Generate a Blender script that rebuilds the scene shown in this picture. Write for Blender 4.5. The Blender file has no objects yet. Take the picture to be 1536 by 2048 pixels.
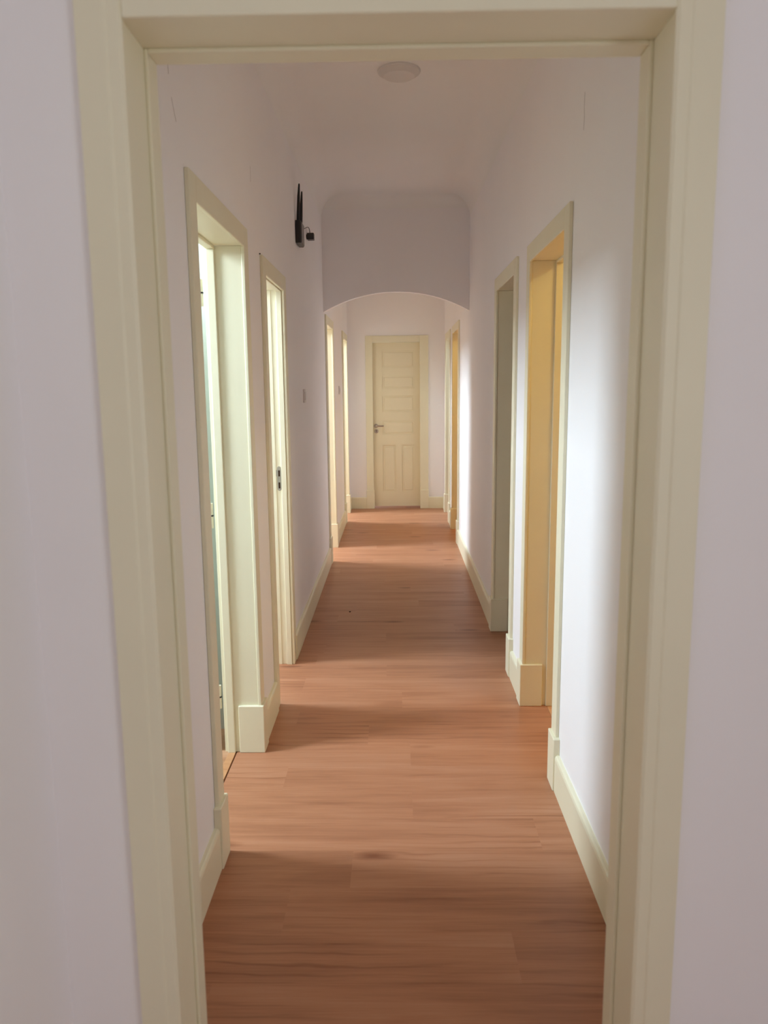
import bpy, bmesh, math, random
from mathutils import Matrix, Vector

scn = bpy.context.scene
COL = scn.collection
random.seed(7)

# ------------------------------------------------------------------ camera
cam_d = bpy.data.cameras.new('camera')
cam = bpy.data.objects.new('camera', cam_d); COL.objects.link(cam)
r = Vector((0.999838, 0.014754, -0.010272)); u = Vector((0.007777, 0.160148, 0.987062)); f = Vector((-0.016208, 0.986983, -0.160008))
cam.matrix_world = Matrix(((r.x, u.x, -f.x, 0), (r.y, u.y, -f.y, 0), (r.z, u.z, -f.z, 1.5), (0, 0, 0, 1)))
cam_d.sensor_fit = 'VERTICAL'; cam_d.sensor_height = 24.0; cam_d.sensor_width = 18.0
cam_d.lens = 24.0 * 1545.3 / 2048.0
cam_d.clip_start = 0.05
cam_d.dof.use_dof = True; cam_d.dof.focus_distance = 4.2; cam_d.dof.aperture_fstop = 3.0
scn.camera = cam

# ------------------------------------------------------------------ world and exposure
w = bpy.data.worlds.new('sky'); scn.world = w; w.use_nodes = True
bg = w.node_tree.nodes['Background']; bg.inputs[0].default_value = (0.62, 0.78, 1.0, 1); bg.inputs[1].default_value = 0.6
vs = scn.view_settings
vs.view_transform = 'Standard'; vs.look = 'None'; vs.gamma = 1.0; vs.use_curve_mapping = False; vs.exposure = 0.61
scn.cycles.max_bounces = 14; scn.cycles.diffuse_bounces = 10; scn.cycles.glossy_bounces = 4

# ------------------------------------------------------------------ daylight through the windows of the rooms
def window_light(name, loc, rot, sx, sz, power, color, spread=math.pi):
    d = bpy.data.lights.new(name, 'AREA'); d.shape = 'RECTANGLE'; d.size = sx; d.size_y = sz
    d.energy = power; d.color = color; d.spread = spread
    o = bpy.data.objects.new(name, d); COL.objects.link(o); o.location = loc; o.rotation_euler = rot
    return o
H90 = math.pi / 2
DAY = (0.73, 0.885, 1.0)
# (window centre y, width, power) for rooms on the left: light travels towards +x
LWIN = [(2.48, 0.42, 70, DAY), (3.72, 0.50, 64, DAY), (6.95, 0.62, 102, DAY), (8.95, 0.68, 98, DAY)]
RIGHT_X, LEFT_X = 0.598, -0.578
ROOM_D = 1.50
WT = 0.145
for i, (yc, wd, pw, c) in enumerate(LWIN):
    window_light('daylight', (LEFT_X - WT - ROOM_D - 0.10, yc, 2.47), (0, -H90 + math.radians(56), 0), 0.92, wd, pw, c)
window_light('daylight', (RIGHT_X + WT + ROOM_D + 0.10, 8.80, 2.47), (0, H90 - math.radians(40), 0), 0.90, 0.6, 11, (0.80, 0.95, 0.92))
# window of the room the camera stands in
window_light('daylight', (1.50, -0.70, 1.45), (0, H90, 0), 1.3, 1.1, 8.0, (1.0, 1.0, 0.92))

# ------------------------------------------------------------------ materials
def mat(name, color, rough=0.6, spec=0.3, metal=0.0, bump=0.0, bscale=200, var=0.0, vscale=1.5):
    m = bpy.data.materials.new(name); m.use_nodes = True
    nt = m.node_tree; b = nt.nodes['Principled BSDF']
    b.inputs['Roughness'].default_value = rough; b.inputs['Metallic'].default_value = metal
    b.inputs['Specular IOR Level'].default_value = spec
    tc = nt.nodes.new('ShaderNodeTexCoord')
    n = nt.nodes.new('ShaderNodeTexNoise'); n.inputs['Scale'].default_value = vscale; n.inputs['Detail'].default_value = 3
    nt.links.new(tc.outputs['Object'], n.inputs['Vector'])
    cr = nt.nodes.new('ShaderNodeValToRGB')
    c0 = [max(0, c * (1 - var)) for c in color]; c1 = [min(1, c * (1 + var)) for c in color]
    cr.color_ramp.elements[0].position = 0.3; cr.color_ramp.elements[1].position = 0.7
    cr.color_ramp.elements[0].color = (*c0, 1); cr.color_ramp.elements[1].color = (*c1, 1)
    nt.links.new(n.outputs['Fac'], cr.inputs['Fac']); nt.links.new(cr.outputs['Color'], b.inputs['Base Color'])
    if bump > 0:
        n2 = nt.nodes.new('ShaderNodeTexNoise'); n2.inputs['Scale'].default_value = bscale; n2.inputs['Detail'].default_value = 2
        nt.links.new(tc.outputs['Object'], n2.inputs['Vector'])
        bp = nt.nodes.new('ShaderNodeBump'); bp.inputs['Strength'].default_value = bump; bp.inputs['Distance'].default_value = 0.001
        nt.links.new(n2.outputs['Fac'], bp.inputs['Height']); nt.links.new(bp.outputs['Normal'], b.inputs['Normal'])
    return m

M_WALL = mat('wall_paint', (0.915, 0.90, 0.913), 0.75, 0.15, bump=0.12, bscale=160, var=0.012)
M_CEIL = mat('ceiling_paint', (0.905, 0.90, 0.89), 0.85, 0.1, bump=0.08, bscale=160, var=0.012)
M_CREAM = mat('cream_enamel', (0.835, 0.795, 0.605), 0.42, 0.4, bump=0.05, bscale=60, var=0.015, vscale=4)
M_LEAF = mat('cream_door_enamel', (0.82, 0.755, 0.56), 0.42, 0.4, bump=0.04, bscale=60, var=0.015, vscale=4)
M_SAGE = mat('sage_room_paint', (0.60, 0.63, 0.58), 0.8, 0.1, var=0.01)
M_PALE = mat('pale_room_paint', (0.74, 0.73, 0.70), 0.8, 0.1, var=0.01)
M_TAN = mat('warm_room_paint', (0.70, 0.62, 0.52), 0.8, 0.1, var=0.01)
M_YELLOW = mat('yellow_room_paint', (0.80, 0.66, 0.38), 0.8, 0.1, var=0.01)
M_METAL = mat('brushed_steel', (0.50, 0.44, 0.40), 0.38, 0.5, 1.0, var=0.05, vscale=60)
M_STRIKE = mat('dull_nickel', (0.42, 0.40, 0.34), 0.4, 0.5, 0.9, var=0.08, vscale=50)
M_DARK = mat('dark_recess', (0.05, 0.025, 0.015), 0.9, 0.1, var=0.1)
M_BLACK = mat('black_plastic', (0.010, 0.009, 0.010), 0.35, 0.5, bump=0.05, bscale=300, var=0.1)
M_BLACKGLOSS = mat('glossy_black_plastic', (0.05, 0.042, 0.042), 0.28, 0.6, var=0.1)
M_CABLE = mat('black_cable', (0.02, 0.018, 0.018), 0.5, 0.4, var=0.1)
M_LAMP = mat('white_lamp_plastic', (0.74, 0.725, 0.71), 0.45, 0.4, var=0.01)
M_SWITCH = mat('white_switch_plastic', (0.72, 0.69, 0.70), 0.4, 0.4, var=0.01)
M_CRACK = mat('hairline_crack', (0.30, 0.27, 0.26), 0.9, 0.05, var=0.1)
M_CRUMB = mat('dark_crumb', (0.03, 0.015, 0.01), 0.9, 0.1, var=0.3, vscale=200)
M_SUB = mat('subfloor', (0.06, 0.03, 0.02), 0.9, 0.1, var=0.1)

def wood(name, dark, mid, light, rough=0.38):
    m = bpy.data.materials.new(name); m.use_nodes = True
    nt = m.node_tree; N = nt.nodes; L = nt.links; b = N['Principled BSDF']
    tc = N.new('ShaderNodeTexCoord'); oi = N.new('ShaderNodeObjectInfo')
    off = N.new('ShaderNodeVectorMath'); off.operation = 'SCALE'; off.inputs[0].default_value = (37.0, 19.0, 11.0)
    L.new(oi.outputs['Random'], off.inputs['Scale'])
    add = N.new('ShaderNodeVectorMath'); add.operation = 'ADD'
    L.new(tc.outputs['Object'], add.inputs[0]); L.new(off.outputs[0], add.inputs[1])
    def stretch(sx, sy):
        mp = N.new('ShaderNodeMapping'); mp.inputs['Scale'].default_value = (sx, sy, 1); L.new(add.outputs[0], mp.inputs['Vector']); return mp
    def noise(mp, scale, detail, rgh=0.55, dist=0.0):
        n = N.new('ShaderNodeTexNoise'); n.inputs['Scale'].default_value = scale; n.inputs['Detail'].default_value = detail
        n.inputs['Roughness'].default_value = rgh; n.inputs['Distortion'].default_value = dist
        L.new(mp.outputs[0], n.inputs['Vector']); return n
    broad = noise(stretch(0.5, 3.6), 1.6, 5, 0.55, 1.0)        # wide soft streaks
    fine = noise(stretch(2.2, 70.0), 2.2, 5, 0.65, 0.2)        # fine fibres
    wv = N.new('ShaderNodeTexWave'); wv.wave_type = 'BANDS'; wv.bands_direction = 'Y'; wv.wave_profile = 'SIN'
    wv.inputs['Scale'].default_value = 3.0; wv.inputs['Distortion'].default_value = 9.0; wv.inputs['Detail'].default_value = 3
    wv.inputs['Detail Scale'].default_value = 0.9; wv.inputs['Detail Roughness'].default_value = 0.6
    L.new(stretch(0.55, 2.6).outputs[0], wv.inputs['Vector'])   # cathedral grain
    knot = N.new('ShaderNodeTexVoronoi'); knot.inputs['Scale'].default_value = 1.0; knot.inputs['Randomness'].default_value = 1.0
    L.new(stretch(1.5, 4.4).outputs[0], knot.inputs['Vector'])
    kr = N.new('ShaderNodeMapRange'); kr.inputs['From Min'].default_value = 0.015; kr.inputs['From Max'].default_value = 0.13
    kr.inputs['To Min'].default_value = 0.34; kr.inputs['To Max'].default_value = 0.0
    L.new(knot.outputs['Distance'], kr.inputs['Value'])
    def math_(op, a, b_):
        n = N.new('ShaderNodeMath'); n.operation = op
        for k, v in enumerate((a, b_)):
            if isinstance(v, (int, float)): n.inputs[k].default_value = v
            else: L.new(v, n.inputs[k])
        return n.outputs[0]
    streak = noise(stretch(0.8, 16.0), 1.5, 4, 0.6, 0.5)      # middle sized streaks
    s = math_('MULTIPLY', broad.outputs['Fac'], 0.42)
    s = math_('ADD', s, math_('MULTIPLY', streak.outputs['Fac'], 0.30))
    wsp = N.new('ShaderNodeMapRange'); wsp.inputs['From Min'].default_value = 0.2; wsp.inputs['From Max'].default_value = 0.0   # thin dark wisps of cathedral grain
    wsp.inputs['To Min'].default_value = 0.0; wsp.inputs['To Max'].default_value = 1.0
    L.new(wv.outputs['Fac'], wsp.inputs['Value'])
    patch = noise(stretch(0.9, 3.2), 1.3, 2)
    pm = N.new('ShaderNodeMapRange'); pm.inputs['From Min'].default_value = 0.50; pm.inputs['From Max'].default_value = 0.66; pm.inputs['To Max'].default_value = 0.13
    L.new(patch.outputs['Fac'], pm.inputs['Value'])
    s = math_('SUBTRACT', s, math_('MULTIPLY', wsp.outputs[0], pm.outputs[0]))
    s = math_('ADD', s, math_('MULTIPLY', fine.outputs['Fac'], 0.26))
    s = math_('ADD', s, math_('MULTIPLY', wv.outputs['Fac'], 0.02))
    s = math_('SUBTRACT', s, kr.outputs[0])
    s = math_('ADD', s, math_('MULTIPLY', math_('SUBTRACT', oi.outputs['Random'], 0.5), 0.025))
    cr = N.new('ShaderNodeValToRGB'); e = cr.color_ramp.elements
    e[0].position = 0.22; e[0].color = (*dark, 1); e[1].position = 0.80; e[1].color = (*light, 1)
    k = e.new(0.50); k.color = (*mid, 1)
    L.new(s, cr.inputs['Fac']); L.new(cr.outputs['Color'], b.inputs['Base Color'])
    rr = N.new('ShaderNodeMapRange'); rr.inputs['To Min'].default_value = rough + 0.08; rr.inputs['To Max'].default_value = rough - 0.05
    L.new(broad.outputs['Fac'], rr.inputs['Value']); L.new(rr.outputs[0], b.inputs['Roughness'])
    b.inputs['Specular IOR Level'].default_value = 0.30
    bp = N.new('ShaderNodeBump'); bp.inputs['Strength'].default_value = 0.10; bp.inputs['Distance'].default_value = 0.001
    L.new(fine.outputs['Fac'], bp.inputs['Height']); L.new(bp.outputs['Normal'], b.inputs['Normal'])
    return m
M_WOOD = wood('wood_laminate', (0.235, 0.083, 0.040), (0.445, 0.198, 0.104), (0.58, 0.31, 0.195))
M_ROOMWOOD = wood('room_wood_laminate', (0.40, 0.20, 0.10), (0.55, 0.30, 0.17), (0.66, 0.42, 0.26))
M_STRIP = wood('threshold_wood', (0.46, 0.21, 0.09), (0.56, 0.29, 0.14), (0.64, 0.36, 0.19), 0.45)

# ------------------------------------------------------------------ mesh helpers
def bx(bm, x0, x1, y0, y1, z0, z1):
    x0, x1 = min(x0, x1), max(x0, x1); y0, y1 = min(y0, y1), max(y0, y1); z0, z1 = min(z0, z1), max(z0, z1)
    v = [bm.verts.new(c) for c in ((x0, y0, z0), (x1, y0, z0), (x1, y1, z0), (x0, y1, z0), (x0, y0, z1), (x1, y0, z1), (x1, y1, z1), (x0, y1, z1))]
    fs = [bm.faces.new([v[i] for i in q]) for q in ((0, 3, 2, 1), (4, 5, 6, 7), (0, 1, 5, 4), (1, 2, 6, 5), (2, 3, 7, 6), (3, 0, 4, 7))]
    return v, fs
def bevel(bm, wdt, seg=2):
    bmesh.ops.bevel(bm, geom=list(bm.edges), offset=wdt, segments=seg, affect='EDGES', profile=0.5, clamp_overlap=True)
def obj(name, bm, m, parent=None, smooth=False, kind=None):
    me = bpy.data.meshes.new(name); bmesh.ops.recalc_face_normals(bm, faces=bm.faces); bm.to_mesh(me); bm.free()
    me.materials.append(m)
    if smooth:
        for p in me.polygons: p.use_smooth = True
    o = bpy.data.objects.new(name, me); COL.objects.link(o)
    if parent is not None:
        o.parent = parent; o.matrix_parent_inverse = parent.matrix_world.inverted() if False else Matrix.Translation(-parent.location)
    if kind: o['kind'] = kind
    return o
def box(name, b, m, parent=None, bev=0.0, seg=2, kind=None, smooth=False):
    bm = bmesh.new(); bx(bm, *b)
    if bev: bevel(bm, bev, seg)
    return obj(name, bm, m, parent, kind=kind, smooth=smooth)
def boxes(name, bs, m, parent=None, kind=None):
    bm = bmesh.new()
    for b in bs: bx(bm, *b)
    return obj(name, bm, m, parent, kind=kind)
def prism(bm, prof, axis, a, b):
    """extrude a closed 2D profile along an axis from a to b"""
    def P(p, t):
        if axis == 'y': return (p[0], t, p[1])
        if axis == 'x': return (t, p[0], p[1])
        return (p[0], p[1], t)
    A = [bm.verts.new(P(p, a)) for p in prof]; B = [bm.verts.new(P(p, b)) for p in prof]
    n = len(prof)
    for i in range(n): bm.faces.new((A[i], A[(i + 1) % n], B[(i + 1) % n], B[i]))
    bm.faces.new(A); bm.faces.new(B[::-1])
def tube(bm, pts, rad, seg=10):
    """round tube along points; rad a number or one per point"""
    rings = []
    up = Vector((0, 0, 1))
    pts = [Vector(p) for p in pts]
    for i, p in enumerate(pts):
        d = (pts[min(i + 1, len(pts) - 1)] - pts[max(i - 1, 0)]).normalized()
        a = d.cross(up if abs(d.z) < 0.9 else Vector((1, 0, 0))).normalized(); b2 = d.cross(a)
        rr = rad[i] if isinstance(rad, (list, tuple)) else rad
        rings.append([bm.verts.new(p + rr * (math.cos(t) * a + math.sin(t) * b2)) for t in [2 * math.pi * k / seg for k in range(seg)]])
    for A, B in zip(rings, rings[1:]):
        for k in range(seg): bm.faces.new((A[k], A[(k + 1) % seg], B[(k + 1) % seg], B[k]))
    bm.faces.new(rings[0][::-1]); bm.faces.new(rings[-1])
def lathe(bm, prof, center, seg=48, axis='z'):
    """profile of (radius, height) revolved about an axis through center"""
    cx, cy, cz = center; rings = []
    def P(rad, h, t):
        if axis == 'z': return (cx + rad * math.cos(t), cy + rad * math.sin(t), cz + h)
        return (cx + rad * math.cos(t), cy - h, cz + rad * math.sin(t))       # axis towards -y
    for rad, h in prof:
        if rad < 1e-6: rings.append([bm.verts.new(P(0, h, 0))])
        else: rings.append([bm.verts.new(P(rad, h, 2 * math.pi * k / seg)) for k in range(seg)])
    for A, B in zip(rings, rings[1:]):
        for k in range(seg):
            k2 = (k + 1) % seg
            if len(A) == 1 and len(B) == 1: continue
            if len(A) == 1: bm.faces.new((A[0], B[k], B[k2]))
            elif len(B) == 1: bm.faces.new((A[k], A[k2], B[0]))
            else: bm.faces.new((A[k], A[k2], B[k2], B[k]))
def empty(name, loc, kind=None):
    o = bpy.data.objects.new(name, None); COL.objects.link(o); o.location = loc; o.empty_display_size = 0.05
    if kind: o['kind'] = kind
    return o
def tag(o, label, cat=None, group=None):
    o['label'] = label
    if cat: o['category'] = cat
    if group: o['group'] = group
    return o

# ------------------------------------------------------------------ the corridor shell
CEIL = 2.98; FAR = 9.54; NEAR0, NEAR1 = 1.215, 1.345      # faces of the wall with the near doorway
# doorways along the sides: clear y0, y1, clear top, casing width near/far, plinth height, stop
LD = [dict(y0=2.31, y1=3.02, top=2.03, plinth=0.205, leaf=True), dict(y0=3.505, y1=4.055, top=1.992, plinth=0.0),
      dict(y0=6.57, y1=7.175, top=2.02, plinth=0.225), dict(y0=8.58, y1=9.20, top=2.03, plinth=0.22)]
RD = [dict(y0=2.785, y1=3.485, top=2.032, plinth=0.205), dict(y0=3.935, y1=4.615, top=2.04, plinth=0.205),
      dict(y0=7.385, y1=8.09, top=2.03, plinth=0.22), dict(y0=8.55, y1=9.20, top=2.03, plinth=0.22)]
LIN = 0.02                                                 # thickness of the jamb lining
def wall_boxes(xa, xb, doors, y_start, y_end, top):
    out = []; y = y_start
    for d in doors:
        out.append((xa, xb, y, d['y0'] - LIN, 0, top)); out.append((xa, xb, d['y0'] - LIN, d['y1'] + LIN, d['top'] + LIN, top)); y = d['y1'] + LIN
    out.append((xa, xb, y, y_end, 0, top)); return out
WTOP = CEIL + 0.02
def wall_strips(name, xf, xb, doors, y0, y1):
    bm = bmesh.new()
    for b in wall_boxes(xf, xb, doors, y0, y1, WTOP): bx(bm, *b)
    o = obj(name, bm, M_WALL, kind='structure'); return o
w_left = wall_strips('wall_left', LEFT_X, LEFT_X - WT, LD, NEAR1 - 0.02, FAR + 0.12)
w_right = wall_strips('wall_right', RIGHT_X, RIGHT_X + WT, RD, NEAR1 - 0.02, FAR + 0.12)
# far wall with the closed door
FD = dict(x0=-0.284, x1=0.299, top=2.033)
boxes('wall_back', [(LEFT_X, FD['x0'] - LIN, FAR, FAR + 0.12, 0, WTOP), (FD['x1'] + LIN, RIGHT_X, FAR, FAR + 0.12, 0, WTOP),
                    (FD['x0'] - LIN, FD['x1'] + LIN, FAR, FAR + 0.12, FD['top'] + LIN, WTOP)], M_WALL, kind='structure')
boxes('wall_backing', [(-0.6, 0.62, 9.95, 10.0, 0, 2.3)], M_WALL, kind='structure')  # unseen, added behind the far door to keep the gap under it dark
# near wall with the open doorway
ND = dict(x0=-0.393, x1=0.407, top=2.03)
boxes('wall_front', [(-0.588, ND['x0'] - LIN, NEAR0, NEAR1, 0, WTOP), (ND['x1'] + LIN, 1.35, NEAR0, NEAR1, 0, WTOP),
                     (ND['x0'] - LIN, ND['x1'] + LIN, NEAR0, NEAR1, ND['top'] + LIN, WTOP)], M_WALL, kind='structure')
# room the camera stands in
box('wall_near_left', (-0.588, -0.70, -2.2, NEAR1 - 0.02, 0, WTOP), M_WALL, kind='structure')
boxes('wall_near_right', [(1.35, 1.47, -2.2, -1.40, 0, WTOP), (1.35, 1.47, -0.10, NEAR1, 0, WTOP), (1.35, 1.47, -1.40, -0.10, 0, 0.74), (1.35, 1.47, -1.40, -0.10, 2.12, WTOP)], M_WALL, kind='structure')
box('wall_near_back', (-0.70, 1.47, -2.32, -2.2, 0, WTOP), M_WALL, kind='structure')
# ceiling: flat middle with coves rounding into the side walls
def cove_profile(xl, xr, z, rr, n=28):
    pts = [(xl, z - rr)]
    for k in range(1, n + 1):
        t = k / n * H90; pts.append((xl + rr * (1 - math.cos(t)), z - rr + rr * math.sin(t)))
    for k in range(n, -1, -1):
        t = k / n * H90; pts.append((xr - rr * (1 - math.cos(t)), z - rr + rr * math.sin(t)))
    pts += [(xr, z + 0.06), (xl, z + 0.06)]
    return pts
ARCH_Y0, ARCH_Y1 = 6.40, 6.455
def ceiling(name, prof, y0, y1):
    bm = bmesh.new(); prism(bm, prof, 'y', y0, y1)
    o = obj(name, bm, M_CEIL, kind='structure')
    return o
ceiling('ceiling', cove_profile(LEFT_X + 0.0005, RIGHT_X - 0.0005, CEIL, 0.16), NEAR1, ARCH_Y0)
ceiling('ceiling.001', cove_profile(LEFT_X + 0.0005, RIGHT_X - 0.0005, CEIL, 0.16), ARCH_Y1, FAR)
box('ceiling.002', (-0.70, 1.47, -2.32, NEAR0, CEIL, CEIL + 0.06), M_CEIL, kind='structure')
# cross wall with the segmental arch, rounding into the ceiling at its top
bm = bmesh.new()
spr, apex = 2.098, 2.252
half = (RIGHT_X - LEFT_X) / 2; cx = (RIGHT_X + LEFT_X) / 2; sag = apex - spr; R_ = (half * half + sag * sag) / (2 * sag)
arc = []
for k in range(41):
    x = LEFT_X + (RIGHT_X - LEFT_X) * k / 40
    arc.append((x, apex - R_ + math.sqrt(R_ * R_ - (x - cx) ** 2)))
prof = arc + [(RIGHT_X, CEIL + 0.02), (LEFT_X, CEIL + 0.02)]
prism(bm, prof, 'y', ARCH_Y0, ARCH_Y1)
o = obj('wall_arch', bm, M_WALL, kind='structure')
bm = bmesh.new(); rr = 0.10; pr = [(ARCH_Y0 + 0.001, CEIL - rr)]
for k in range(1, 25):
    t = k / 24 * H90; pr.append((ARCH_Y0 - rr * (1 - math.cos(t)), CEIL - rr + rr * math.sin(t)))
pr.append((ARCH_Y0 + 0.001, CEIL + 0.001))
prism(bm, pr, 'x', LEFT_X + 0.02, RIGHT_X - 0.02)
o = obj('ceiling.003', bm, M_CEIL, kind='structure')

# ------------------------------------------------------------------ side rooms, each with a window that lets daylight in
def room(side, ya, yb, win=None, paint=M_WALL, floor=M_ROOMWOOD):
    xf = (LEFT_X - WT) if side < 0 else (RIGHT_X + WT)
    xo = xf + side * ROOM_D; t = 0.10
    bs = [(xf, xo, ya - 0.05, ya, 0, 3.08), (xf, xo, yb, yb + 0.05, 0, 3.08)]
    if win:
        yc, wd = win; a, b = yc - wd / 2 - 0.06, yc + wd / 2 + 0.06
        bs += [(xo, xo + side * t, ya - 0.05, a, 0, 3.08), (xo, xo + side * t, b, yb + 0.05, 0, 3.08),
               (xo, xo + side * t, a, b, 0, 1.92), (xo, xo + side * t, a, b, 3.00, 3.08)]
    else:
        bs += [(xo, xo + side * t, ya - 0.05, yb + 0.05, 0, 3.08)]
    boxes('wall_room', bs, paint, kind='structure')
    box('ceiling_room', (xf, xo + side * t, ya - 0.05, yb + 0.05, 3.08, 3.14), M_CEIL, kind='structure')
    box('floor_room', (RIGHT_X + 0.135 if side > 0 else LEFT_X - 0.125, xo, ya, yb, -0.02, 0.0), floor, kind='structure')
room(-1, 0.60, 3.24, (LWIN[0][0], LWIN[0][1]), M_SAGE); room(-1, 3.30, 5.40, (LWIN[1][0], LWIN[1][1]), M_PALE)
room(-1, 5.60, 7.95, (LWIN[2][0], LWIN[2][1]), M_TAN); room(-1, 8.05, 10.2, (LWIN[3][0], LWIN[3][1]), M_TAN)
room(1, 1.40, 3.68, None, M_YELLOW); room(1, 3.75, 6.0, None, M_WALL); room(1, 6.3, 8.30, None, M_YELLOW); room(1, 8.38, 10.2, (8.80, 0.7))

# ------------------------------------------------------------------ floor: subfloor slab with planks laid across the corridor
floor = box('floor', (LEFT_X - 0.122, RIGHT_X + 0.13, 1.0, 9.95, -0.03, -0.009), M_SUB, kind='structure')
box('floor.001', (-0.70, 1.47, -2.3, 1.0, -0.03, 0.0), M_WOOD, kind='structure')
PW = 0.19; y = 1.94 - 5 * PW; row = 0
plank_cache = {}
def plank(xa, xb, ya):
    # origin at the plank's own corner so that grain offsets differ by plank
    L_ = round(xb - xa, 3)
    if L_ not in plank_cache:
        bm = bmesh.new(); bx(bm, 0, L_, 0, PW - 0.0001, -0.008, 0.0)
        top = [e for e in bm.edges if all(abs(v.co.z) < 1e-6 for v in e.verts)]
        bmesh.ops.bevel(bm, geom=top, offset=0.0001, segments=1, affect='EDGES')
        me = bpy.data.meshes.new('plank'); bm.to_mesh(me); bm.free(); me.materials.append(M_WOOD); plank_cache[L_] = me
    o = bpy.data.objects.new('plank', plank_cache[L_]); COL.objects.link(o); o.location = (xa, ya, 0); o.parent = floor
XL, XR = LEFT_X - 0.095, RIGHT_X + 0.105
joints = {4: 0.31, 6: -0.15, 5: -0.33, 7: 0.47, 8: 0.05, 3: -0.48}
while y < 9.75:
    j = joints.get(row)
    if j is None: j = round(random.uniform(-0.52, 0.55), 2)
    plank(XL, j - 0.0001, y); plank(j, XR, y)
    y += PW; row += 1

# threshold strips in the side doorways
def strip(side, d, n):
    xf = LEFT_X if side < 0 else RIGHT_X
    a, b = (0.1005, 0.130) if side < 0 else (0.1065, 0.137)
    box('trim_%d' % n, (xf + side * a, xf + side * b, d['y0'] - LIN, d['y1'] + LIN, -0.02, 0.001), M_STRIP, bev=0.001, seg=1, kind='structure')
for n, (s, d) in enumerate([(-1, d) for d in LD] + [(1, d) for d in RD]): strip(s, d, n + 1)

# ------------------------------------------------------------------ doorways
CW, CP = 0.072, 0.014          # casing width and how proud it stands
BB_H, BB_T = 0.142, 0.018
def side_door(n, side, d):
    X = LEFT_X if side < 0 else RIGHT_X
    D = lambda depth: X + side * depth                      # depth into the wall; negative is towards the corridor
    y0, y1, top = d['y0'], d['y1'], d['top']
    e = empty('door_%d' % n, (X, (y0 + y1) / 2, 0), 'structure')
    z0 = 0.0
    # casing on the corridor side
    box('side_casing', (D(-CP), D(0), y0 - CW, y0 + 0.004, z0, top + CW), M_CREAM, e, 0.003)
    box('side_casing', (D(-CP), D(0), y1 - 0.004, y1 + CW, z0, top + CW), M_CREAM, e, 0.003)
    box('head_casing', (D(-CP), D(0), y0 + 0.004, y1 - 0.004, top - 0.004, top + CW), M_CREAM, e, 0.003)
    # jamb lining
    if n == 3:                                              # second door on the left: stepped jamb with a strike plate
        for (ya, yb, sg) in ((y0 - LIN, y0, 1), (y1, y1 + LIN, -1)):
            yi = y0 if sg > 0 else y1
            box('side_jamb', (D(0), D(WT), ya, yb, 0, top), M_CREAM, e, 0.001, 1)
            box('door_stop', (D(0.001), D(0.028), yi, yi + sg * 0.010, 0, top), M_CREAM, e, 0.002)
        box('door_stop', (D(0.056), D(0.10), y1 - 0.004, y1, 0, top), M_CREAM, e, 0.0015)
        box('head_jamb', (D(0), D(WT), y0, y1, top, top + LIN), M_CREAM, e, 0.001, 1)
        box('door_stop', (D(0.001), D(0.028), y0 + 0.01, y1 - 0.01, top - 0.010, top), M_CREAM, e, 0.002)
    else:
        box('side_jamb', (D(0), D(WT), y0 - LIN, y0, 0, top), M_CREAM, e, 0.001, 1)
        box('side_jamb', (D(0), D(WT), y1, y1 + LIN, 0, top), M_CREAM, e, 0.001, 1)
        box('head_jamb', (D(0), D(WT), y0, y1, top, top + LIN), M_CREAM, e, 0.001, 1)
        s0, s1 = 0.100, 0.132
        box('door_stop', (D(s0), D(s1), y0, y0 + 0.012, 0, top - 0.012), M_CREAM, e, 0.003)
        box('door_stop', (D(s0), D(s1), y1 - 0.012, y1, 0, top - 0.012), M_CREAM, e, 0.003)
        box('door_stop', (D(s0), D(s1), y0, y1, top - 0.012, top), M_CREAM, e, 0.003)
    if d['plinth']:
        h = d['plinth']; pp = 0.024
        # plinth blocks wrap the corner from the casing into the opening
        for (ya, yb, yc, yd) in ((y0 - CW - 0.018, y0 - 0.0, y0, y0 + 0.012), (y1 + CW + 0.012, y1, y1, y1 - 0.012)):
            bm = bmesh.new()
            pts = [(D(-pp), ya), (D(0), ya), (D(0), yc - (0.002 if yc == y0 else -0.002)), (D(0.082), yc - (0.002 if yc == y0 else -0.002)), (D(0.082), yd), (D(-pp), yd)]
            prism(bm, pts, 'z', 0.0, h)
            bevel(bm, 0.0025, 1)
            obj('plinth_block', bm, M_CREAM, e)
    return e
doors = {}
for k, d in enumerate(LD): doors['L%d' % k] = side_door(k + 2, -1, d)
for k, d in enumerate(RD): doors['R%d' % k] = side_door(k + 6, 1, d)
lab = {'L0': 'nearest cream doorway on the left wall, deep jamb with tall plinth block and open leaf',
       'L1': 'narrow lower cream doorway on the left wall with a metal strike plate',
       'L2': 'cream doorway on the left wall just past the arch',
       'L3': 'furthest cream doorway on the left, beside the end wall',
       'R0': 'nearest doorway on the right wall, its jamb glowing yellow',
       'R1': 'second doorway on the right wall, dark unlit jamb before the arch',
       'R2': 'yellow lit doorway on the right wall past the arch',
       'R3': 'furthest doorway on the right, beside the end wall'}
for k, v in lab.items(): tag(doors[k], v)

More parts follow.
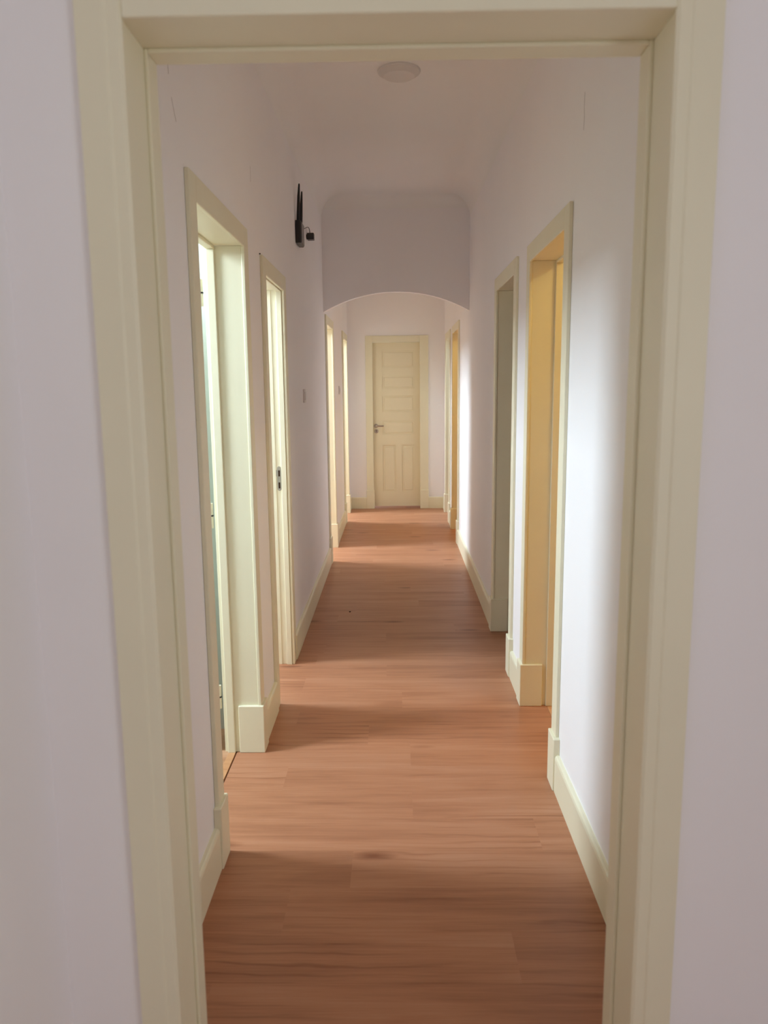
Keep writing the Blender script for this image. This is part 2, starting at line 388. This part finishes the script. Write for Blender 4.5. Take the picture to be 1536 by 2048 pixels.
# strike plate on the far jamb of the narrow left door
e = doors['L1']; yj = LD[1]['y1']
def rounded(cx_, cz_, wd, ht, n=6):
    pts = []; rr = wd / 2
    for k in range(n + 1): t = math.pi * k / n; pts.append((cx_ + rr * math.cos(t), cz_ + ht / 2 - rr + rr * math.sin(t)))
    for k in range(n + 1): t = math.pi + math.pi * k / n; pts.append((cx_ + rr * math.cos(t), cz_ - ht / 2 + rr + rr * math.sin(t)))
    return pts
sx, sz = -0.6185, 1.026
bm = bmesh.new(); prism(bm, rounded(sx, sz, 0.021, 0.130), 'y', yj - 0.003, yj)
bx(bm, sx - 0.022, sx - 0.004, yj - 0.0032, yj - 0.0005, sz + 0.012, sz + 0.046)
sp = obj('strike_plate', bm, M_STRIKE, e); tag(sp, 'small metal strike plate with a latch lip and two slots')
for za, zb in ((sz + 0.012, sz + 0.044), (sz - 0.052, sz - 0.020)):
    box('latch_slot', (sx - 0.0045, sx + 0.0045, yj - 0.0036, yj - 0.002, za, zb), M_DARK, sp)
# little nail at the casing's top corner
bm = bmesh.new(); tube(bm, [(LEFT_X - 0.002, 3.425, 2.066), (LEFT_X + 0.006, 3.425, 2.066)], 0.0028, 8)
tag(obj('nail', bm, M_BLACK, e), 'tiny dark nail at the top corner of the casing')

# open leaf of the nearest left door, hung on the far jamb and swung into its room
e = doors['L0']; hx, hy = LEFT_X - WT - 0.012, LD[0]['y1'] + 0.022
bm = bmesh.new(); bx(bm, hx - 0.70, hx - 0.012, hy - 0.012, hy + 0.026, 0.012, 2.015); bevel(bm, 0.002, 1)
ROT = Matrix.Translation((hx, hy, 0)) @ Matrix.Rotation(math.radians(10), 4, 'Z') @ Matrix.Translation((-hx, -hy, 0))
bmesh.ops.transform(bm, matrix=ROT, verts=bm.verts)
leaf = obj('door_leaf', bm, M_CREAM, e)
for k, (za, zb) in enumerate(((0.20, 0.90), (1.0, 1.4), (1.5, 1.9))):
    bm = bmesh.new(); bx(bm, hx - 0.60, hx - 0.11, hy - 0.018, hy - 0.010, za, zb); bevel(bm, 0.005, 1); bmesh.ops.transform(bm, matrix=ROT, verts=bm.verts); obj('door_panel', bm, M_CREAM, leaf)
for hz in (1.86, 1.0, 0.24):
    bm = bmesh.new(); tube(bm, [(hx - 0.002, hy - 0.016, hz - 0.05), (hx - 0.002, hy - 0.016, hz + 0.05)], 0.007, 10)
    hg = obj('hinge', bm, M_CREAM, e)
    bm = bmesh.new(); tube(bm, [(hx - 0.002, hy - 0.016, hz - 0.003), (hx - 0.002, hy - 0.016, hz + 0.003)], 0.0085, 10); obj('hinge_gap', bm, M_BLACK, hg)  # black ring paints the shade in the gap between the knuckles

# near doorway the camera looks through
e = empty('door_1', (0, NEAR0, 0), 'structure'); tag(e, 'big cream doorway frame closest to the camera, framing the whole corridor view')
x0, x1, top = ND['x0'], ND['x1'], ND['top']; NC = 0.065
for s, xi in ((-1, x0), (1, x1)):
    # moulded casing profile: flat with a slightly raised inner bead
    bm = bmesh.new(); pts = [(xi + s * NC, NEAR0), (xi + s * NC, NEAR0 - 0.013), (xi + s * 0.022, NEAR0 - 0.015), (xi + s * 0.018, NEAR0 - 0.013), (xi + s * 0.002, NEAR0 - 0.0135), (xi - s * 0.003, NEAR0 - 0.010), (xi - s * 0.003, NEAR0)]
    prism(bm, pts, 'z', 0, top + NC); obj('side_casing', bm, M_CREAM, e)
    box('side_jamb', (xi, xi + s * LIN, NEAR0, 1.36, 0, top), M_CREAM, e, 0.001, 1)
    box('door_stop', (xi, xi - s * 0.0065, 1.312, 1.36, 0, top), M_CREAM, e, 0.002)
    box('side_casing', (xi - s * 0.001, xi + s * NC, NEAR1, 1.36, 0, top + NC), M_CREAM, e, 0.003)
box('head_casing', (x0 + 0.003, x1 - 0.003, NEAR0 - 0.013, NEAR0, top - 0.003, top + NC), M_CREAM, e, 0.003)
box('head_casing', (x0, x1, NEAR1, 1.36, top, top + NC), M_CREAM, e, 0.003)
box('head_jamb', (x0 - LIN, x1 + LIN, NEAR0, 1.36, top, top + LIN), M_CREAM, e, 0.001, 1)
box('door_stop', (x0 + 0.0065, x1 - 0.0065, 1.312, 1.36, top - 0.007, top), M_CREAM, e, 0.002)

# far door, closed
e = empty('door_10', (0, FAR, 0), 'structure'); tag(e, 'closed cream six panel door at the far end of the corridor')
x0, x1, top = FD['x0'], FD['x1'], FD['top']
box('side_casing', (x0 - 0.080, x0 + 0.003, FAR - 0.014, FAR, 0, top + 0.075), M_CREAM, e, 0.003)
box('side_casing', (x1 - 0.003, x1 + 0.100, FAR - 0.014, FAR, 0, top + 0.075), M_CREAM, e, 0.003)
box('head_casing', (x0 + 0.003, x1 - 0.003, FAR - 0.014, FAR, top - 0.003, top + 0.075), M_CREAM, e, 0.003)
box('side_jamb', (x0 - LIN, x0, FAR, FAR + 0.12, 0, top), M_CREAM, e, 0.001, 1)
box('side_jamb', (x1, x1 + LIN, FAR, FAR + 0.12, 0, top), M_CREAM, e, 0.001, 1)
box('head_jamb', (x0, x1, FAR, FAR + 0.12, top, top + LIN), M_CREAM, e, 0.001, 1)
for xa, xb in ((x0 - 0.086, x0 + 0.012), (x1 - 0.002, x1 + 0.103)):
    box('plinth_block', (xa, xb, FAR - 0.026, FAR, 0, 0.232), M_CREAM, e, 0.0025, 1)
LY = FAR + 0.050                                            # face of the leaf
bm = bmesh.new(); zb, zt = 0.022, top - 0.003; xa, xb = x0 + 0.002, x1 - 0.002
bx(bm, xa, xb, LY + 0.010, LY + 0.040, zb, zt)
P0, P1 = -0.165, 0.232                                      # panel columns
mid = (P0 + P1) / 2 + 0.002
rows = [(1.725, 1.935), (1.475, 1.635), (1.19, 1.39), (0.915, 1.085)]
low = (0.20, 0.785)
bx(bm, xa, P0, LY, LY + 0.012, zb, zt); bx(bm, P1, xb, LY, LY + 0.012, zb, zt)
edges = [zt] + [q for a, b in rows for q in (b, a)] + [low[1], low[0], zb]
for k in range(0, len(edges), 2): bx(bm, P0, P1, LY, LY + 0.012, edges[k], edges[k + 1])
bx(bm, mid - 0.038, mid + 0.038, LY, LY + 0.012, low[0], low[1])
leaf = obj('door_leaf', bm, M_LEAF, e)
def panel(xa, xb, za, zb_):
    bm = bmesh.new(); i = 0.022; A = [(xa, za), (xb, za), (xb, zb_), (xa, zb_)]; B = [(xa + i, za + i), (xb - i, za + i), (xb - i, zb_ - i), (xa + i, zb_ - i)]
    C_ = [(xa + i + 0.006, za + i + 0.006), (xb - i - 0.006, za + i + 0.006), (xb - i - 0.006, zb_ - i - 0.006), (xa + i + 0.006, zb_ - i - 0.006)]
    rings = [[bm.verts.new((p[0], yy, p[1])) for p in q] for q, yy in ((A, LY + 0.0098), (B, LY + 0.0075), (C_, LY + 0.002))]
    for a, b in zip(rings, rings[1:]):
        for k in range(4): bm.faces.new((a[k], a[(k + 1) % 4], b[(k + 1) % 4], b[k]))
    bm.faces.new(rings[-1]); obj('door_panel', bm, M_LEAF, leaf)
for a, b in rows: panel(P0, P1, a, b)
panel(P0, mid - 0.038, *low); panel(mid + 0.038, P1, *low)
hx, hz = -0.245, 1.024
bm = bmesh.new(); lathe(bm, [(0.0, 0.010), (0.022, 0.010), (0.0255, 0.007), (0.0255, 0.0)], (hx, LY, hz), 28, 'y')
tube(bm, [(hx, LY - 0.005, hz), (hx, LY - 0.040, hz), (hx + 0.006, LY - 0.050, hz), (hx + 0.02, LY - 0.053, hz), (hx + 0.095, LY - 0.053, hz)], [0.009, 0.009, 0.010, 0.0095, 0.009], 12)
tag(obj('lever_handle', bm, M_METAL, leaf, smooth=False), 'grey metal lever handle on a round rose')
kz = 0.958
bm = bmesh.new(); lathe(bm, [(0.0, 0.008), (0.021, 0.008), (0.0255, 0.005), (0.0255, 0.0)], (hx + 0.003, LY, kz), 28, 'y')
esc = obj('key_escutcheon', bm, M_METAL, leaf); tag(esc, 'round metal key escutcheon below the lever')
bm = bmesh.new(); lathe(bm, [(0.0, 0.0088), (0.0055, 0.0088), (0.0055, 0.007)], (hx + 0.003, LY, kz + 0.006), 14, 'y')
bx(bm, hx + 0.0005, hx + 0.0055, LY - 0.0088, LY - 0.007, kz - 0.012, kz + 0.004); obj('keyhole', bm, M_DARK, leaf)

# ------------------------------------------------------------------ baseboards
def skirting(name, axis, fixed, side, a, b):
    """a board with an eased top edge; side is the direction it stands proud of the wall"""
    t = BB_T * side
    prof = [(fixed, 0), (fixed + t, 0), (fixed + t, BB_H - 0.012), (fixed + t * 0.85, BB_H - 0.004), (fixed + t * 0.55, BB_H), (fixed, BB_H)]
    bm = bmesh.new()
    prism(bm, prof, axis, a, b)
    return obj(name, bm, M_CREAM, kind='structure')
def skirt_runs(doors_, y_start, y_end, name, X, side):
    y = y_start
    for d in doors_:
        end = d['y0'] - CW - (0.018 if d['plinth'] else 0.0)
        if end - y > 0.02: skirting(name, 'y', X, side, y, end)
        y = d['y1'] + CW + (0.012 if d['plinth'] else 0.0)
    if y_end - y > 0.02: skirting(name, 'y', X, side, y, y_end)
skirt_runs(LD, 1.36, FAR, 'baseboard_left', LEFT_X, 1)
skirt_runs(RD, 1.36, FAR, 'baseboard_right', RIGHT_X, -1)
skirting('baseboard_back', 'x', FAR, -1, LEFT_X + BB_T, FD['x0'] - 0.086)
skirting('baseboard_back', 'x', FAR, -1, FD['x1'] + 0.103, RIGHT_X - BB_T)

# ------------------------------------------------------------------ ceiling light
lx, ly = 0.028, 3.955
e = empty('ceiling_light', (lx, ly, CEIL))
tag(e, 'round white flat ceiling light near the top of the picture', 'ceiling light')
bm = bmesh.new(); lathe(bm, [(0.0, -0.010), (0.100, -0.010), (0.102, -0.006), (0.102, 0.0), (0.0, 0.0)], (lx, ly, CEIL), 56)
obj('base_ring', bm, M_LAMP, e)
bm = bmesh.new(); lathe(bm, [(0.0, -0.027), (0.073, -0.027), (0.076, -0.025), (0.096, -0.010)], (lx, ly, CEIL), 56)
obj('diffuser', bm, M_LAMP, e)

# ------------------------------------------------------------------ router on the left wall with its power adapter
e = empty('wifi_router', (LEFT_X, 4.73, 2.33))
tag(e, 'black wall mounted router with two upright antennas on the left wall', 'router')
ry0, ry1, rz0, rz1 = 4.69, 4.86, 2.335, 2.462
bm = bmesh.new()
pts = [(LEFT_X + 0.002, ry0 + 0.004), (LEFT_X + 0.026, ry0), (LEFT_X + 0.034, ry0 + 0.014), (LEFT_X + 0.034, ry1 - 0.014), (LEFT_X + 0.026, ry1), (LEFT_X + 0.002, ry1 - 0.004)]
prism(bm, pts, 'z', rz0, rz1); bevel(bm, 0.003, 2); obj('router_body', bm, M_BLACK, e)
bm = bmesh.new(); bx(bm, LEFT_X + 0.0335, LEFT_X + 0.037, ry0 + 0.018, ry1 - 0.018, rz0 + 0.006, rz1 - 0.006); bevel(bm, 0.0015, 1)
obj('front_cover', bm, M_BLACKGLOSS, e)
for ya, zt_ in ((ry0 + 0.03, 2.668), (ry1 - 0.012, 2.655)):
    bm = bmesh.new(); xa = LEFT_X + 0.017
    secs = [(0, rz1 - 0.004, 0.0075), (0.0005, rz1 + 0.020, 0.0080), (0.002, rz1 + 0.05, 0.0080), (0.006, zt_ - 0.07, 0.0065), (0.010, zt_ - 0.01, 0.0042), (0.0105, zt_, 0.003)]
    tube(bm, [(xa + a, ya, z_) for a, z_, _ in secs], [q * 1.25 for _, _, q in secs], 10)
    obj('antenna', bm, M_BLACK, e, smooth=True)
ax, ay, az = LEFT_X, 5.30, 2.478
e = empty('power_adapter', (ax, ay, az)); tag(e, 'small black plug-in power adapter beside the router, cable looping to it', 'adapter')
bm = bmesh.new(); bx(bm, ax + 0.006, ax + 0.050, ay - 0.026, ay + 0.026, az - 0.020, az + 0.022); bevel(bm, 0.003, 2); obj('adapter_body', bm, M_BLACK, e)
bm = bmesh.new(); lathe(bm, [(0.0, 0), (0.016, 0), (0.016, 0.008), (0.0, 0.008)], (0, 0, 0), 18)
for v in bm.verts: v.co = Vector((ax + v.co.z, ay + v.co.x, az + v.co.y))
obj('plug', bm, M_BLACK, e)
bm = bmesh.new(); P_ = [Vector((LEFT_X + 0.028, ry1 - 0.012, rz1 - 0.018)), Vector((LEFT_X + 0.032, ry1 + 0.14, rz1 + 0.004)), Vector((LEFT_X + 0.022, ay - 0.03, az + 0.085)), Vector((LEFT_X + 0.023, ay, az + 0.020))]
pts = []
for k in range(25):
    t = k / 24; pts.append((1 - t) ** 3 * P_[0] + 3 * (1 - t) ** 2 * t * P_[1] + 3 * (1 - t) * t * t * P_[2] + t ** 3 * P_[3])
tube(bm, pts, 0.0022, 8); obj('cable', bm, M_CABLE, e, smooth=True)

# ------------------------------------------------------------------ light switches on the left wall
def light_switch(yc, zc, label):
    e = empty('light_switch', (LEFT_X, yc, zc)); tag(e, label, 'switch', 'light switches on the left wall')
    bm = bmesh.new(); bx(bm, LEFT_X, LEFT_X + 0.009, yc - 0.042, yc + 0.042, zc - 0.042, zc + 0.042); bevel(bm, 0.003, 2); obj('switch_plate', bm, M_SWITCH, e)
    bm = bmesh.new(); bx(bm, LEFT_X + 0.0085, LEFT_X + 0.013, yc - 0.026, yc + 0.026, zc - 0.026, zc + 0.026); bevel(bm, 0.0015, 1); obj('rocker', bm, M_SWITCH, e)
light_switch(4.91, 1.448, 'white light switch on the left wall below the router, before the arch')
light_switch(7.97, 1.47, 'white light switch on the left wall past the arch, between the last two doorways')

# ------------------------------------------------------------------ hairline cracks in the plaster, a crumb on the floor
def crack(parent, X, side, pts):
    bm = bmesh.new(); x = X + side * 0.0004
    for (ya, za), (yb, zb_) in zip(pts, pts[1:]):
        v = [bm.verts.new(q) for q in ((x, ya - 0.0016, za), (x, ya + 0.0016, za), (x, yb + 0.0016, zb_), (x, yb - 0.0016, zb_))]; bm.faces.new(v)
    o = obj('crack', bm, M_CRACK, parent); return o
crack(w_right, RIGHT_X, -1, [(2.596, 2.40), (2.600, 2.36), (2.594, 2.33), (2.598, 2.29)])
crack(w_left, LEFT_X, 1, [(3.279, 2.38), (3.282, 2.35), (3.278, 2.32)])
crack(w_left, LEFT_X, 1, [(2.13, 2.335), (2.133, 2.30)])
crack(w_left, LEFT_X, 1, [(2.15, 2.25), (2.17, 2.22), (2.185, 2.20)])
bm = bmesh.new(); bmesh.ops.create_icosphere(bm, subdivisions=2, radius=0.006)
for v in bm.verts: v.co = Vector((v.co.x * (1 + 0.3 * math.sin(9 * v.co.y * 100)), v.co.y * 1.5, max(v.co.z * 0.6, -0.002))) + Vector((-0.32, 5.04, 0.002))
tag(obj('crumb', bm, M_CRUMB), 'tiny dark crumb lying on the shaded floor before the arch', 'debris')

# ------------------------------------------------------------------ warm lamps burning in two of the rooms on the right
def room_lamp(x, y, power):
    d = bpy.data.lights.new('room_lamp', 'POINT'); d.energy = power; d.color = (1.0, 0.83, 0.34); d.shadow_soft_size = 0.05
    o = bpy.data.objects.new('room_lamp', d); COL.objects.link(o); o.location = (x, y, 2.62)
room_lamp(1.80, 2.55, 12)
room_lamp(1.80, 7.2, 12)
